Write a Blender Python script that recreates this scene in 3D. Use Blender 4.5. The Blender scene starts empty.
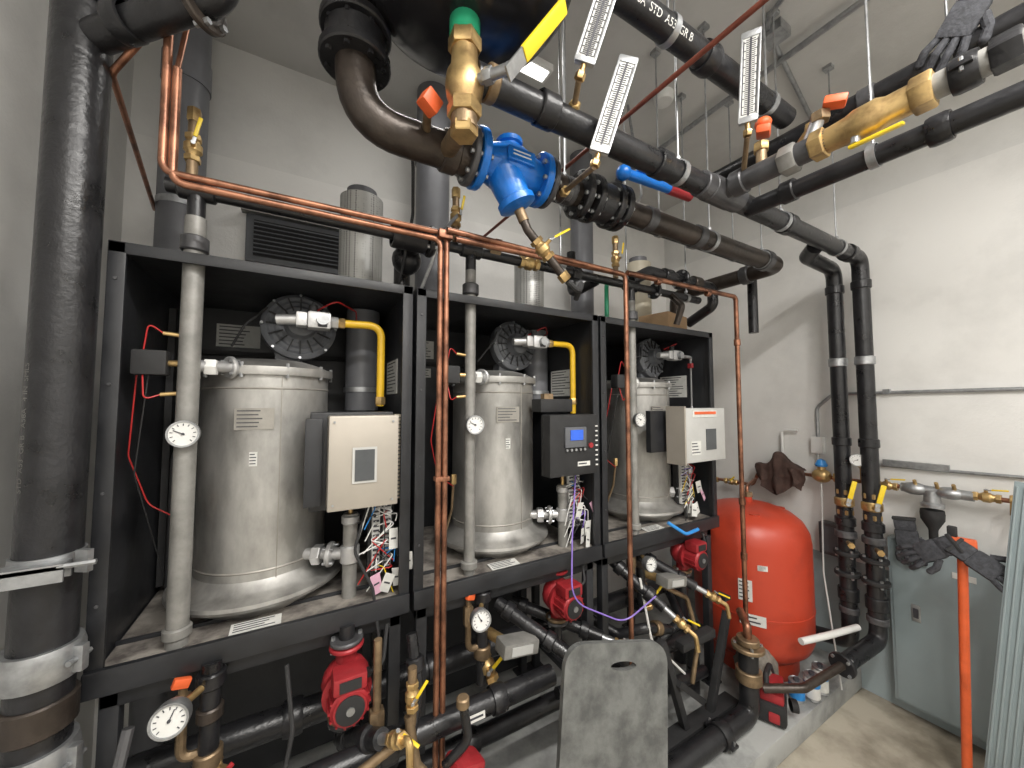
import bpy, bmesh, math, random
from mathutils import Vector, Matrix, noise
random.seed(4)
V=Vector
# ---------------------------------------------------------------- materials
def mat(name,col,rough=.5,metal=0.,var=.12,scale=12.,bump=.0,bscale=60.,stretch=(1,1,1),dark=None,darkamt=.0,spec=.5,rvar=.0):
    m=bpy.data.materials.new(name);m.use_nodes=True
    nt=m.node_tree;b=nt.nodes['Principled BSDF']
    b.inputs['Roughness'].default_value=rough;b.inputs['Metallic'].default_value=metal
    b.inputs['Specular IOR Level'].default_value=spec
    tc=nt.nodes.new('ShaderNodeTexCoord');mp=nt.nodes.new('ShaderNodeMapping')
    mp.inputs['Scale'].default_value=stretch
    nt.links.new(tc.outputs['Object'],mp.inputs[0])
    n=nt.nodes.new('ShaderNodeTexNoise');n.inputs['Scale'].default_value=scale;n.inputs['Detail'].default_value=6;n.inputs['Roughness'].default_value=.62
    nt.links.new(mp.outputs[0],n.inputs['Vector'])
    r=nt.nodes.new('ShaderNodeValToRGB')
    r.color_ramp.elements[0].position=.3;r.color_ramp.elements[1].position=.7
    d=dark if dark else tuple(c*(1-var*1.5) for c in col)
    r.color_ramp.elements[0].color=(*d,1)
    r.color_ramp.elements[1].color=(*[min(1,c*(1+var)) for c in col],1)
    if dark: r.color_ramp.elements[0].position=darkamt;r.color_ramp.elements[1].position=darkamt+.22
    nt.links.new(n.outputs['Fac'],r.inputs[0]);nt.links.new(r.outputs[0],b.inputs['Base Color'])
    if rvar>0:
        mr=nt.nodes.new('ShaderNodeMapRange');mr.inputs[1].default_value=.3;mr.inputs[2].default_value=.7
        mr.inputs[3].default_value=rough-rvar;mr.inputs[4].default_value=rough+rvar
        nt.links.new(n.outputs['Fac'],mr.inputs[0]);nt.links.new(mr.outputs[0],b.inputs['Roughness'])
    if bump>0:
        n2=nt.nodes.new('ShaderNodeTexNoise');n2.inputs['Scale'].default_value=bscale;n2.inputs['Detail'].default_value=4
        nt.links.new(mp.outputs[0],n2.inputs['Vector'])
        bp=nt.nodes.new('ShaderNodeBump');bp.inputs['Strength'].default_value=bump;bp.inputs['Distance'].default_value=.01
        nt.links.new(n2.outputs['Fac'],bp.inputs['Height']);nt.links.new(bp.outputs[0],b.inputs['Normal'])
    return m
BLK=mat('black_steel_pipe',(.018,.018,.020),.33,.1,.35,12,.15,70,rvar=.1)
BLKC=mat('black_cabinet_paint',(.021,.022,.025),.45,0,.3,6,.05,40,rvar=.1)
BLKM=mat('matte_black',(.019,.019,.020),.7,0,.2,20)
BRN=mat('dark_brown_steel',(.060,.048,.040),.38,.5,.35,10,.15,60,rvar=.12)
GPI=mat('grey_steel_pipe',(.095,.095,.10),.42,.4,.25,10,.1,60,rvar=.1)
STN=mat('painted_grey_pipe',(.25,.245,.23),.5,.25,.2,14,.1,60)
SS=mat('stainless_jacket',(.47,.46,.44),.52,.8,.10,6,.08,20,(1,1,.45),dark=(.30,.295,.28),darkamt=.37,rvar=.1)
SSD=mat('stainless_dirty',(.33,.315,.285),.55,.5,.2,7,.1,30)
TRAY=mat('dusty_tray',(.24,.22,.195),.8,.1,.2,9,.1,30,dark=(.07,.06,.055),darkamt=.36)
ALU=mat('cast_aluminium',(.52,.52,.52),.45,.7,.1,20,.1,90)
GALV=mat('galvanised',(.40,.41,.42),.42,.8,.2,25,.05,60)
CU=mat('copper',(.31,.145,.088),.38,.8,.25,14,.03,60,dark=(.15,.07,.045),darkamt=.38,rvar=.1)
CU2=mat('copper_wall',(.34,.16,.10),.38,.8,.25,14)
BR=mat('brass',(.54,.38,.17),.38,.8,.15,14,.05,60,dark=(.34,.22,.10),darkamt=.34,rvar=.08)
BRD=mat('bronze_dull',(.28,.20,.12),.5,.7,.3,16,.15,70)
BLU=mat('blue_epoxy',(.01,.155,.56),.3,0,.12,14,.2,40)
RED=mat('red_pump_paint',(.34,.024,.03),.42,.1,.2,14,.15,60)
ORT=mat('red_orange_tank_paint',(.43,.046,.020),.38,0,.08,4,.05,20,dark=(.35,.04,.02),darkamt=.3)
ORG=mat('orange_handle',(.74,.125,.035),.45)
YEL=mat('yellow_handle',(.78,.56,.02),.4,0,.05)
YGAS=mat('yellow_gas_pipe',(.70,.43,.02),.42,0,.1,20)
WHT=mat('white_plastic',(.70,.70,.68),.5,0,.05)
PAP=mat('white_label',(.64,.64,.61),.6,0,.08,40)
INK=mat('dark_ink',(.05,.05,.06),.6)
BGE=mat('beige_metal_cover',(.42,.385,.335),.42,.4,.07,4)
LGR=mat('light_grey_cover',(.48,.48,.465),.45,.1,.05)
DGR=mat('dark_grey_plastic',(.10,.105,.115),.5)
PVC=mat('dark_grey_pvc_flue',(.135,.138,.15),.42,0,.1,8)
CRM=mat('cream_cpvc_pipe',(.55,.50,.39),.45,0,.06)
LCD=mat('blue_lcd',(.03,.12,.65),.25,0,.1)
SCR=mat('grey_display_window',(.07,.075,.08),.3)
PNL=mat('blue_grey_panel_paint',(.27,.325,.34),.45,0,.05,3)
KNE=mat('charcoal_board',(.115,.118,.113),.62,0,.2,11,.2,30,dark=(.07,.072,.07),darkamt=.38)
GLV=mat('grey_work_glove',(.05,.052,.06),.8,0,.35,60,.3,120)
RAG=mat('brown_cloth',(.060,.034,.027),.9,0,.3,20,.4,90)
PUR=mat('purple_cable',(.22,.14,.5),.4);REDW=mat('red_wire',(.45,.02,.02),.4);BLW=mat('blue_tube',(.03,.25,.65),.35)
GRN=mat('green_ring',(.02,.28,.14),.35);GNW=mat('green_wire',(.03,.3,.1),.4);PNK=mat('pink_tag',(.6,.35,.45),.6)
CAR=mat('cardboard',(.34,.22,.12),.8,0,.1)
CON=mat('concrete_pad_paint',(.34,.345,.335),.7,0,.12,4,.15,50,dark=(.21,.215,.21),darkamt=.34)
RPI=mat('red_oxide_pipe',(.20,.055,.035),.45,.2,.2,14)
TNK=mat('black_tank_gloss',(.014,.014,.016),.2,.1,.2,5,.06,12)
def perf():
    m=mat('perforated_galvanised',(.42,.42,.42),.45,.5,.05)
    nt=m.node_tree;b=nt.nodes['Principled BSDF'];tc=nt.nodes['Texture Coordinate']
    v=nt.nodes.new('ShaderNodeTexVoronoi');v.inputs['Scale'].default_value=95;v.inputs['Randomness'].default_value=.15
    nt.links.new(tc.outputs['Object'],v.inputs['Vector'])
    r=nt.nodes.new('ShaderNodeValToRGB');r.color_ramp.elements[0].position=.22;r.color_ramp.elements[0].color=(.10,.10,.10,1)
    r.color_ramp.elements[1].position=.40;r.color_ramp.elements[1].color=(.58,.58,.56,1)
    nt.links.new(v.outputs['Distance'],r.inputs[0]);nt.links.new(r.outputs[0],b.inputs['Base Color']);return m
PERF=perf()
def wallmat(name,band,base=(.72,.712,.69)):
    m=mat(name,base,.7,0,.02,2.2,.10,90,dark=tuple(c*.88 for c in base),darkamt=.32)
    nt=m.node_tree;b=nt.nodes['Principled BSDF']
    if band:
        src=b.inputs['Base Color'].links[0].from_socket
        g=nt.nodes.new('ShaderNodeNewGeometry');s=nt.nodes.new('ShaderNodeSeparateXYZ')
        nt.links.new(g.outputs['Position'],s.inputs[0])
        lt=nt.nodes.new('ShaderNodeMath');lt.operation='LESS_THAN';lt.inputs[1].default_value=.76
        nt.links.new(s.outputs['Z'],lt.inputs[0])
        mx=nt.nodes.new('ShaderNodeMix');mx.data_type='RGBA'
        nt.links.new(lt.outputs[0],mx.inputs[0]);nt.links.new(src,mx.inputs[6]);mx.inputs[7].default_value=(.31,.365,.38,1)
        nt.links.new(mx.outputs[2],b.inputs['Base Color'])
    return m
WALL=wallmat('painted_wall',False);WALLR=wallmat('painted_wall_two_tone',True);WALLU=wallmat('upper_wall_paint',False,(.66,.655,.635));CEIL=wallmat('ceiling_paint',False,(.56,.555,.54))
FLR=mat('concrete_floor',(.38,.345,.28),.5,0,.15,2.5,.12,40,dark=(.19,.165,.125),darkamt=.37,rvar=.15)

# ---------------------------------------------------------------- builder
def basis(ax):
    z=V(ax).normalized();t=V((0,0,1)) if abs(z.z)<.9 else V((1,0,0))
    x=t.cross(z).normalized();return x,z.cross(x),z
class G:
    def __init__(s):s.v=[];s.f=[];s.mi=[];s.mats=[]
    def m(s,mt):
        if mt not in s.mats:s.mats.append(mt)
        return s.mats.index(mt)
    def add(s,vs,fs,mt):
        o=len(s.v);k=s.m(mt);s.v+=[tuple(v) for v in vs]
        for f in fs:s.f.append([i+o for i in f]);s.mi.append(k)
    def lathe(s,c,ax,prof,mt,seg=24):
        x,y,z=basis(ax);c=V(c);vs=[];rings=[]
        for h,r in prof:
            if r<1e-5:rings.append([len(vs)]);vs.append(c+z*h)
            else:
                rings.append(list(range(len(vs),len(vs)+seg)))
                for i in range(seg):
                    a=2*math.pi*i/seg;vs.append(c+z*h+x*(r*math.cos(a))+y*(r*math.sin(a)))
        fs=[]
        for A,B in zip(rings,rings[1:]):
            for i in range(seg):
                j=(i+1)%seg
                if len(A)==1 and len(B)==1:continue
                if len(A)==1:fs.append([A[0],B[j],B[i]])
                elif len(B)==1:fs.append([A[i],A[j],B[0]])
                else:fs.append([A[i],A[j],B[j],B[i]])
        s.add(vs,fs,mt)
    def cyl(s,a,b,r,mt,seg=20,r2=None):
        a=V(a);b=V(b);L=(b-a).length
        if r2 is None:r2=r
        s.lathe(a,b-a,[(0,0),(0,r),(L,r2),(L,0)],mt,seg)
    def ring(s,c,ax,r,L,mt,seg=24,ch=.004):
        s.lathe(V(c)-V(ax).normalized()*L/2,ax,[(0,0),(0,r-ch),(ch,r),(L-ch,r),(L,r-ch),(L,0)],mt,seg)
    def tube(s,pts,r,mt,bend=.0,seg=14,cap=True):
        P=[V(p) for p in pts];path=[P[0]]
        for i in range(1,len(P)-1):
            a,b,c=P[i-1],P[i],P[i+1];u=(a-b);w=(c-b);lu,lw=u.length,w.length
            if bend<=0 or lu<1e-6 or lw<1e-6:path.append(b);continue
            u/=lu;w/=lw;ang=u.angle(w,math.pi)
            if ang>math.pi-.03:path.append(b);continue
            t=min(bend/math.tan(ang/2),lu*.49,lw*.49)
            p0=b+u*t;p1=b+w*t
            for k in range(9):
                q=k/8;path.append(p0*(1-q)**2+b*2*q*(1-q)+p1*q*q)
        path.append(P[-1])
        T=[]
        for i in range(len(path)):
            a=path[max(0,i-1)];b=path[min(len(path)-1,i+1)];T.append((b-a).normalized())
        x,y,z=basis(T[0]);vs=[];n=x
        for i,p in enumerate(path):
            n=(n-T[i]*n.dot(T[i]));n.normalize();bt=T[i].cross(n)
            for k in range(seg):
                a=2*math.pi*k/seg;vs.append(p+n*(r*math.cos(a))+bt*(r*math.sin(a)))
        fs=[]
        for i in range(len(path)-1):
            for k in range(seg):
                j=(k+1)%seg;fs.append([i*seg+k,i*seg+j,(i+1)*seg+j,(i+1)*seg+k])
        if cap:fs.append(list(range(seg))[::-1]);fs.append([len(vs)-seg+k for k in range(seg)])
        s.add(vs,fs,mt)
    def box(s,c,sz,mt,rot=None,bev=.0):
        bm=bmesh.new();bmesh.ops.create_cube(bm,size=1)
        bmesh.ops.scale(bm,vec=sz,verts=bm.verts)
        if bev>0:bmesh.ops.bevel(bm,geom=bm.edges[:],offset=min(bev,min(sz)*.45),segments=2,affect='EDGES',profile=.6)
        R=Matrix.Identity(3) if rot is None else (rot if isinstance(rot,Matrix) else __import__('mathutils').Euler([math.radians(a) for a in rot]).to_matrix())
        bm.verts.index_update()
        s.add([R@v.co+V(c) for v in bm.verts],[[v.index for v in f.verts] for f in bm.faces],mt);bm.free()
    def ball(s,c,r,mt,sc=(1,1,1),seg=16):
        x=8;n0=len(s.v)
        s.lathe(c,(0,0,1),[(-r*math.cos(math.pi*k/x),r*math.sin(math.pi*k/x)) for k in range(x+1)],mt,seg)
        for i in range(n0,len(s.v)):
            q=s.v[i];s.v[i]=tuple(c[k]+(q[k]-c[k])*sc[k] for k in range(3))
    def hexn(s,c,ax,r,L,mt):
        s.lathe(V(c)-V(ax).normalized()*L/2,ax,[(0,0),(0,r*.93),(L*.1,r),(L*.9,r),(L,r*.93),(L,0)],mt,6)
    def flange(s,c,ax,r,L,mt,n=8,bolt=GALV,br=.008):
        s.ring(c,ax,r,L,mt,28)
        x,y,z=basis(ax)
        for i in range(n):
            a=2*math.pi*(i+.5)/n;p=V(c)+x*(r*.80*math.cos(a))+y*(r*.80*math.sin(a))
            s.cyl(p-z*(L/2+.010),p+z*(L/2+.010),br,bolt,6)
    def coupling(s,c,ax,r,L,mt=None,bdir=None):
        mt=mt or BLK
        s.lathe(V(c)-V(ax).normalized()*L/2,ax,[(0,r),(0,r*1.18),(L*.2,r*1.26),(L*.8,r*1.26),(L,r*1.18),(L,r)],mt,24)
        if bdir:
            b=V(bdir).normalized();a=V(ax).normalized();sd=b.cross(a)
            for sg in (-1,1):
                p=V(c)+b*(sg*r*1.32)
                s.box(p,(r*.5,L*.8,r*.35),mt,Matrix((b,a,sd)).transposed(),.004)
                s.cyl(p-sd*r*.5,p+sd*r*.5,r*.12,GALV,6)
    def bvalve(s,c,ax,r,L,mt,stem,hdir,hl,hm,hw=None):
        c=V(c);a=V(ax).normalized();st=V(stem).normalized();h=V(hdir).normalized()
        s.hexn(c-a*L*.40,a,r*1.15,L*.2,mt);s.hexn(c+a*L*.40,a,r*1.15,L*.2,mt)
        s.lathe(c-a*L*.32,a,[(0,r*.85),(L*.12,r*.95),(L*.2,r*1.25),(L*.44,r*1.25),(L*.52,r*.95),(L*.64,r*.85)],mt,20)
        s.cyl(c,c+st*r*2.0,r*.35,mt,12);s.hexn(c+st*r*2.05,st,r*.35,r*.25,GALV)
        hw=hw or r*.55
        R=Matrix((h,st.cross(h),st)).transposed();o=c+st*r*1.9
        s.box(o+h*hl*.15,(hl*.34,hw*.9,r*.12),GALV,R,.001)
        s.box(o+h*hl*.62+st*r*.12,(hl*.76,hw,r*.28),hm,R,.004)
    def gauge(s,c,n,r,dep=.02,needle=.6):
        n=V(n).normalized();c=V(c);x,y,z=basis(n)
        s.lathe(c-n*dep,n,[(0,0),(0,r*.9),(dep*.3,r*.97),(dep*.9,r*1.0),(dep*1.15,r*.98),(dep*1.15,r*.86),(dep*.95,r*.85)],GALV,28)
        s.lathe(c,n,[(-.002,r*.86),(0,r*.855),(0,0)],WHT,28)
        for i in range(11):
            a=math.radians(-135+27*i)+math.pi/2
            p=c+x*(math.cos(a)*r*.68)+y*(math.sin(a)*r*.68)+n*.0015
            s.box(p,(r*.16,r*.05,.001),INK,Matrix((x*math.cos(a)+y*math.sin(a),y*math.cos(a)-x*math.sin(a),n)).transposed())
        a=needle*3;s.box(c+n*.0022+(x*math.cos(a)+y*math.sin(a))*r*.25,(r*.75,r*.06,.001),INK,Matrix((x*math.cos(a)+y*math.sin(a),y*math.cos(a)-x*math.sin(a),n)).transposed())
        s.lathe(c,n,[(0,r*.09),(.004,r*.09),(.004,0)],INK,10)
    def label(s,c,w,h,n=(0,-1,0),lines=5,mt=None,ink=None):
        n=V(n).normalized();up=V((0,0,1));
        if abs(n.z)>.9:up=V((0,1,0))
        x=up.cross(n).normalized();y=n.cross(x);R=Matrix((x,y,n)).transposed()
        s.box(c,(w,h,.002),mt or PAP,R)
        for i in range(lines):
            q=(i+.7)/(lines+.5);ww=w*random.uniform(.5,.85)
            s.box(V(c)+n*.0013+y*(h*(.5-q))-x*(w*.88-ww)/2,(ww,h/(lines*3.4),.0008),ink or INK,R)
    def done(s,name,parent=None,sharp=.6):
        me=bpy.data.meshes.new(name);me.from_pydata(s.v,[],s.f)
        for m in s.mats:me.materials.append(m)
        me.polygons.foreach_set('material_index',s.mi)
        me.polygons.foreach_set('use_smooth',[True]*len(s.f))
        bm=bmesh.new();bm.from_mesh(me);bmesh.ops.recalc_face_normals(bm,faces=bm.faces[:]);bm.to_mesh(me);bm.free()
        me.set_sharp_from_angle(angle=sharp);me.update()
        o=bpy.data.objects.new(name,me);bpy.context.collection.objects.link(o)
        if parent:o.parent=parent
        return o
def empty(name):
    o=bpy.data.objects.new(name,None);bpy.context.collection.objects.link(o);o.empty_display_size=.1;return o
def pipe_text(g,txt,base,ax,r,ang,size,mt,flip=1):
    cu=bpy.data.curves.new('t','FONT');cu.body=txt;cu.size=size;ob=bpy.data.objects.new('t',cu);bpy.context.collection.objects.link(ob)
    bpy.context.view_layer.update();me=bpy.data.meshes.new_from_object(ob)
    x,y,z=basis(ax);vs=[]
    for v in me.vertices:
        a=ang-flip*v.co.y/r;vs.append(V(base)+z*(v.co.x*flip)+(x*math.cos(a)+y*math.sin(a))*(r+.0008))
    g.add(vs,[list(p.vertices) for p in me.polygons],mt)
    bpy.data.objects.remove(ob);bpy.data.meshes.remove(me)

# ---------------------------------------------------------------- room
XL,XR,YB,YF,HC,HW=-.75,3.05,2.35,-2.3,3.66,3.03
cx=(XL+XR)/2;cy=(YB+YF)/2
def slabs(name,L):
    g=G()
    for c,sz,mt in L:g.box(c,sz,mt)
    return g.done(name)
hu=HC-HW
slabs('floor',[((cx,cy,-.05),(XR-XL+.5,YB-YF+.5,.1),FLR)])
slabs('ceiling',[((cx,cy,HC+.05),(XR-XL+.5,YB-YF+.5,.1),CEIL)])
slabs('wall_back',[((cx,YB+.10,HW/2),(XR-XL+.3,.2,HW),WALL),((cx,YB+.13,HW+hu/2),(XR-XL+.3,.2,hu),WALLU)])
slabs('wall_right',[((XR+.10,cy,HW/2),(.2,YB-YF,HW),WALLR),((XR+.13,cy,HW+hu/2),(.2,YB-YF+.2,hu),WALLU)])
slabs('wall_left',[((XL-.10,cy,HC/2),(.2,YB-YF+.2,HC),WALL)])
slabs('wall_front',[((cx,YF-.10,HC/2),(XR-XL+.3,.2,HC),WALL)])
g=G();g.box(((XL+XR)/2,(1.0+YB)/2,.06),(XR-XL-.004,YB-1.0-.004,.12),CON,bev=.012);g.done('housekeeping_pad')

# ---------------------------------------------------------------- boilers
def boiler(x0,x1,c,kind):
    P=empty('boiler');yf,yb,z0,z1=1.35,2.05,1.04,2.18;w=x1-x0;m=(x0+x1)/2
    g=G();t=.014
    g.box((x0+t/2,(yf+yb)/2,(z0+z1)/2),(t,yb-yf,z1-z0),BLKC);g.box((x1-t/2,(yf+yb)/2,(z0+z1)/2),(t,yb-yf,z1-z0),BLKC)
    g.box((m,yb-t/2,(z0+z1)/2),(w-2*t,t,z1-z0),BLKC);g.box((m,(yf+yb)/2,z1-t/2),(w-2*t,yb-yf,t),BLKC)
    g.box((m,(yf+yb)/2,z0+.015),(w-2*t,yb-yf-.01,.025),BLKC)
    for xx in (x0+.018,x1-.018):
        g.box((xx,yf+.004,(z0+z1)/2),(.036,.012,z1-z0),BLKC,bev=.003);g.box((xx,yf+.02,(z0+z1)/2),(.012,.03,z1-z0-.06),BLKM)
    g.box((m,yf+.004,z1-.016),(w,.012,.032),BLKC,bev=.003);g.box((m,yf-.004,z0+.012),(w,.018,.065),BLKC,bev=.004)
    g.box((m,yf+.13,z0+.034),(w*.96,.010,.02),BLKC,bev=.003)
    g.box((m,yb-.03,1.97),(w-.06,.03,.02),BLKM);g.box((x0+.03,1.8,1.6),(.02,.02,1.0),BLKM)
    for i in range(4):
        g.cyl((x0+.018,yf-.006,z0+.2+i*.28),(x0+.018,yf,z0+.2+i*.28),.004,GPI,8)
    g.done('cabinet',P)
    g=G();g.box((m,(yf+yb)/2+.01,z0+.031),(w-.04,yb-yf-.04,.004),TRAY);g.done('drip_tray',P)
    g=G();y=1.66
    g.lathe((c,y,z0+.033),(0,0,1),[(0,0),(0,.20),(.02,.22),(.04,.225),(.042,.25),(.045,.265),(.055,.27),(.066,.268),(.072,.255),(.075,.235),(.085,.222),(.10,.206),(.11,.198)],SS,56)
    g.lathe((c,y,1.14),(0,0,1),[(0,.198),(.71,.198)],SS,56)
    g.lathe((c,y,1.845),(0,0,1),[(0,.198),(0,.212),(.012,.214),(.028,.212),(.03,.2),(.045,.17),(.06,.12),(.07,0)],SS,48)
    for z in (1.21,1.80):
        g.lathe((c,y,z),(0,0,1),[(-.004,.198),(0,.2005),(.004,.198)],SSD,48)
    g.box((c+.199*math.sin(.25),y-.199*math.cos(.25),1.5),(.003,.003,.68),SSD)
    for i in range(10):
        a=2*math.pi*i/10;g.cyl((c+.207*math.cos(a),y+.207*math.sin(a),1.835),(c+.207*math.cos(a),y+.207*math.sin(a),1.885),.006,GALV,6)
    a=-.12;n=V((math.sin(a),-math.cos(a),0))
    g.label(V((c,y,1.70))+n*.199,.11,.07,n,5,SSD,GPI);g.label(V((c,y,1.57))+n*.1995,.022,.045,n,4)
    g.done('heat_exchanger',P)
    g=G();g.lathe((x0+.10,1.86,1.075),(0,0,1),[(0,0),(0,.075),(.12,.075),(.13,.082),(.14,.075),(.19,.07),(.20,0)],SSD,24)
    g.tube([(x0+.06,1.75,1.08),(x0+.06,1.75,1.55),(x0+.06,1.95,1.7)],.008,BLKM,.03);g.done('condensate_trap',P)
    # blower
    g=G();bx=c+.09;bz=2.035;ax=V((.10,-1,.12)).normalized();b0=V((bx,1.66,bz))
    g.lathe(b0,ax,[(0,0),(0,.118),(.01,.124),(.05,.126),(.058,.118),(.064,.11),(.058,.10),(.064,.09),(.058,.08),(.064,.07),(.062,.055),(.075,.05),(.10,.048),(.105,.04),(.105,0)],DGR,40)
    X,Y,Z=basis(ax)
    for i in range(8):
        a=2*math.pi*i/8;p=b0+Z*.05+X*.122*math.cos(a)+Y*.122*math.sin(a);g.cyl(p-Z*.02,p+Z*.013,.005,GALV,8)
    for i in range(16):
        a=2*math.pi*i/16;p=b0+Z*.066+X*.085*math.cos(a)+Y*.085*math.sin(a)
        g.box(p,(.05,.004,.008),BLKM,Matrix((X*math.cos(a)+Y*math.sin(a),Y*math.cos(a)-X*math.sin(a),Z)).transposed())
    g.box((bx-.03,1.66,1.925),(.09,.07,.05),DGR,bev=.01)
    g.tube([(bx-.10,1.60,2.10),(bx-.16,1.55,2.02),(bx-.20,1.60,1.95)],.004,BLKM,.03,8);g.tube([(bx+.05,1.55,2.09),(bx+.12,1.5,2.13),(bx+.2,1.6,2.12),(bx+.24,1.9,2.05)],.003,REDW,.03,8)
    g.done('combustion_blower',P)
    # gas valve + yellow line
    g=G();vx=c+.155;vz=2.045
    g.box((vx,1.49,vz),(.075,.06,.06),ALU,bev=.008);g.box((vx-.055,1.49,vz),(.035,.05,.05),ALU,bev=.006)
    g.cyl((vx-.13,1.50,vz-.005),(vx-.06,1.49,vz),.018,ALU);g.cyl((vx+.01,1.46,vz),(vx+.01,1.44,vz),.02,GALV);g.cyl((vx-.02,1.49,vz+.03),(vx-.02,1.49,vz+.055),.014,BLKM)
    g.hexn((vx+.05,1.49,vz),(1,0,0),.022,.025,ALU);g.box((vx+.01,1.457,vz-.015),(.03,.003,.02),INK)
    if kind<3:
        yx=c+.37
        g.tube([(vx+.06,1.49,vz),(yx,1.49,vz+.004),(yx,1.49,1.74 if kind==1 else 1.70)],.0145,YGAS,.05,16);g.hexn((vx+.075,1.49,vz),(1,0,0),.020,.02,BR);g.hexn((yx,1.49,1.76),(0,0,1),.020,.03,BR)
    else:
        g.tube([(vx+.06,1.49,vz),(vx+.17,1.49,vz),(vx+.17,1.49,1.72),(vx+.05,1.49,1.66)],.011,ALU,.03,12);g.hexn((vx+.17,1.49,1.99),(0,0,1),.025,.03,RED)
    g.done('gas_valve_train',P)
    g=G();vx=min(c+.34,x1-.09)
    g.lathe((vx,1.77,1.72),(0,0,1),[(0,0),(0,.07),(.44,.07),(.44,0)],PVC,28);g.lathe((vx,1.77,1.80),(0,0,1),[(0,.07),(0,.076),(.02,.076),(.02,.07)],GALV,28)
    g.done('inner_vent_pipe',P)
    g=G();g.label((x0+.2,yb-.017,2.05),.16,.10,(0,-1,0),6);g.label((x0+.24,yb-.017,1.92),.05,.05,(0,-1,0),3)
    g.label((x1-.016,1.62,1.86),.20,.14,(-1,0,0),9) ;g.label((x1-.016,1.47,1.60),.12,.10,(-1,0,0),6)
    if kind>1:
        g.label((x1-.13,yb-.017,1.82),.17,.20,(0,-1,0),11)
    g.label((m-.05,1.40,z0+.037),.13,.05,(0,-.1,1),4);g.done('rating_labels',P)
    gx=x0+.165 if kind==1 else (x0+.235 if kind==2 else x0+.27)
    g=G();g.tube([(gx,1.40,1.0),(gx,1.40,2.30)],.026 if kind==1 else .022,STN,0,20)
    g.ring((gx,1.40,1.11),(0,0,1),.033,.03,STN);g.ring((gx,1.40,2.22),(0,0,1),.034,.045,GPI)
    g.cyl((gx,1.40,1.665),(gx,1.36,1.665),.009,BR);g.gauge((gx+.003,1.352,1.665),(-.05,-1,.03),.038,.018,.9)
    g.hexn((gx+.045,1.43,1.86),(1,0,.0),.026,.03,WHT);g.cyl((gx,1.40,1.86),(gx+.14,1.52,1.87),.018,ALU);g.flange((gx+.085,1.475,1.865),(1,.85,.05),.036,.014,ALU,4,GALV,.004)
    g.box((gx-.085,1.41,1.865),(.075,.05,.07),BLKM,bev=.006);g.cyl((gx-.05,1.41,1.865),(gx,1.40,1.865),.009,BR)
    g.cyl((gx-.01,1.40,1.78),(gx-.06,1.40,1.775),.006,BR);g.cyl((gx-.01,1.40,1.945),(gx-.06,1.40,1.95),.006,BR)
    g.tube([(gx-.06,1.40,1.95),(gx-.09,1.39,1.975),(gx-.10,1.40,1.90)],.002,REDW,.02,8);g.tube([(gx-.06,1.40,1.775),(gx-.09,1.38,1.76),(gx-.10,1.40,1.84)],.002,REDW,.02,8)
    g.tube([(gx-.12,1.43,1.83),(gx-.14,1.47,1.6),(gx-.10,1.5,1.45),(gx-.03,1.5,1.40)],.002,REDW,.06,8);g.tube([(gx-.09,1.41,1.83),(gx-.12,1.45,1.55),(gx-.08,1.6,1.2)],.002,BLKM,.06,8)
    g.hexn((gx-.03,1.50,1.43),(0,0,1),.012,.04,BR);g.tube([(gx-.03,1.50,1.43),(gx-.03,1.52,1.3),(gx-.06,1.6,1.08)],.006,BRD,.03,8)
    g.done('supply_riser_with_gauge',P)
    g=G();rx=c+.27 if kind<3 else c+.2
    g.tube([(rx,1.45,1.0),(rx,1.45,1.36)],.024,STN,0,18);g.ring((rx,1.45,1.34),(0,0,1),.03,.03,ALU);g.ring((rx,1.45,1.22),(0,0,1),.032,.06,ALU);g.cyl((rx,1.45,1.36),(rx,1.45,1.42),.008,BR)
    g.cyl((rx,1.45,1.22),(c+.12,1.53,1.22),.020,ALU);g.flange((rx-.06,1.475,1.22),(1,-.5,0),.042,.016,ALU,4,GALV,.005);g.hexn((rx-.10,1.495,1.22),(1,-.5,0),.034,.03,ALU)
    g.done('outlet_union',P)
    g=G()
    if kind==1:
        g.box((.155,1.43,1.56),(.26,.12,.32),BLKC,bev=.004);g.box((.035,1.36,1.56),(.05,.02,.28),BLKC,bev=.003);g.box((.182,1.335,1.56),(.215,.075,.30),BGE,bev=.006)
        g.box((.182,1.294,1.55),(.075,.002,.115),LGR);g.box((.182,1.2915,1.55),(.060,.002,.10),SCR)
        for q in (-.09,.09):
            for r in (-.13,.13):g.cyl((.18+q,1.296,1.56+r),(.18+q,1.293,1.56+r),.004,GALV,8)
        g.box((.31,1.40,1.56),(.035,.05,.30),CRM)
        for i in range(22):g.box((.31,1.372,1.42+i*.0133),(.030,.008,.004),INK)
        sx=.265
    elif kind==2:
        g.box((1.06,1.34,1.565),(.27,.07,.27),BLKM,bev=.008);g.box((1.06,1.30,1.60),(.12,.01,.09),DGR,bev=.004);g.box((1.062,1.293,1.61),(.07,.004,.045),LCD)
        for i in range(5):g.cyl((1.01+i*.025,1.30,1.545),(1.01+i*.025,1.294,1.545),.006,GALV,10)
        g.cyl((1.15,1.305,1.56),(1.15,1.298,1.56),.012,RED,12)
        for i in range(9):g.box((1.185,1.303,1.47+i*.022),(.012,.004,.006),WHT)
        g.label((1.11,1.304,1.48),.07,.02,(0,-1,0),1)
        g.box((1.02,1.42,1.74),(.18,.08,.06),BLKM,bev=.006);g.box((.99,1.42,1.78),(.05,.03,.03),BRD)
        sx=1.16
    else:
        g.box((1.86,1.25,1.585),(.34,.09,.28),LGR,bev=.006);g.box((1.85,1.203,1.695),(.20,.003,.035),PAP);g.box((1.85,1.2,1.70),(.18,.003,.014),ORG)
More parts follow.
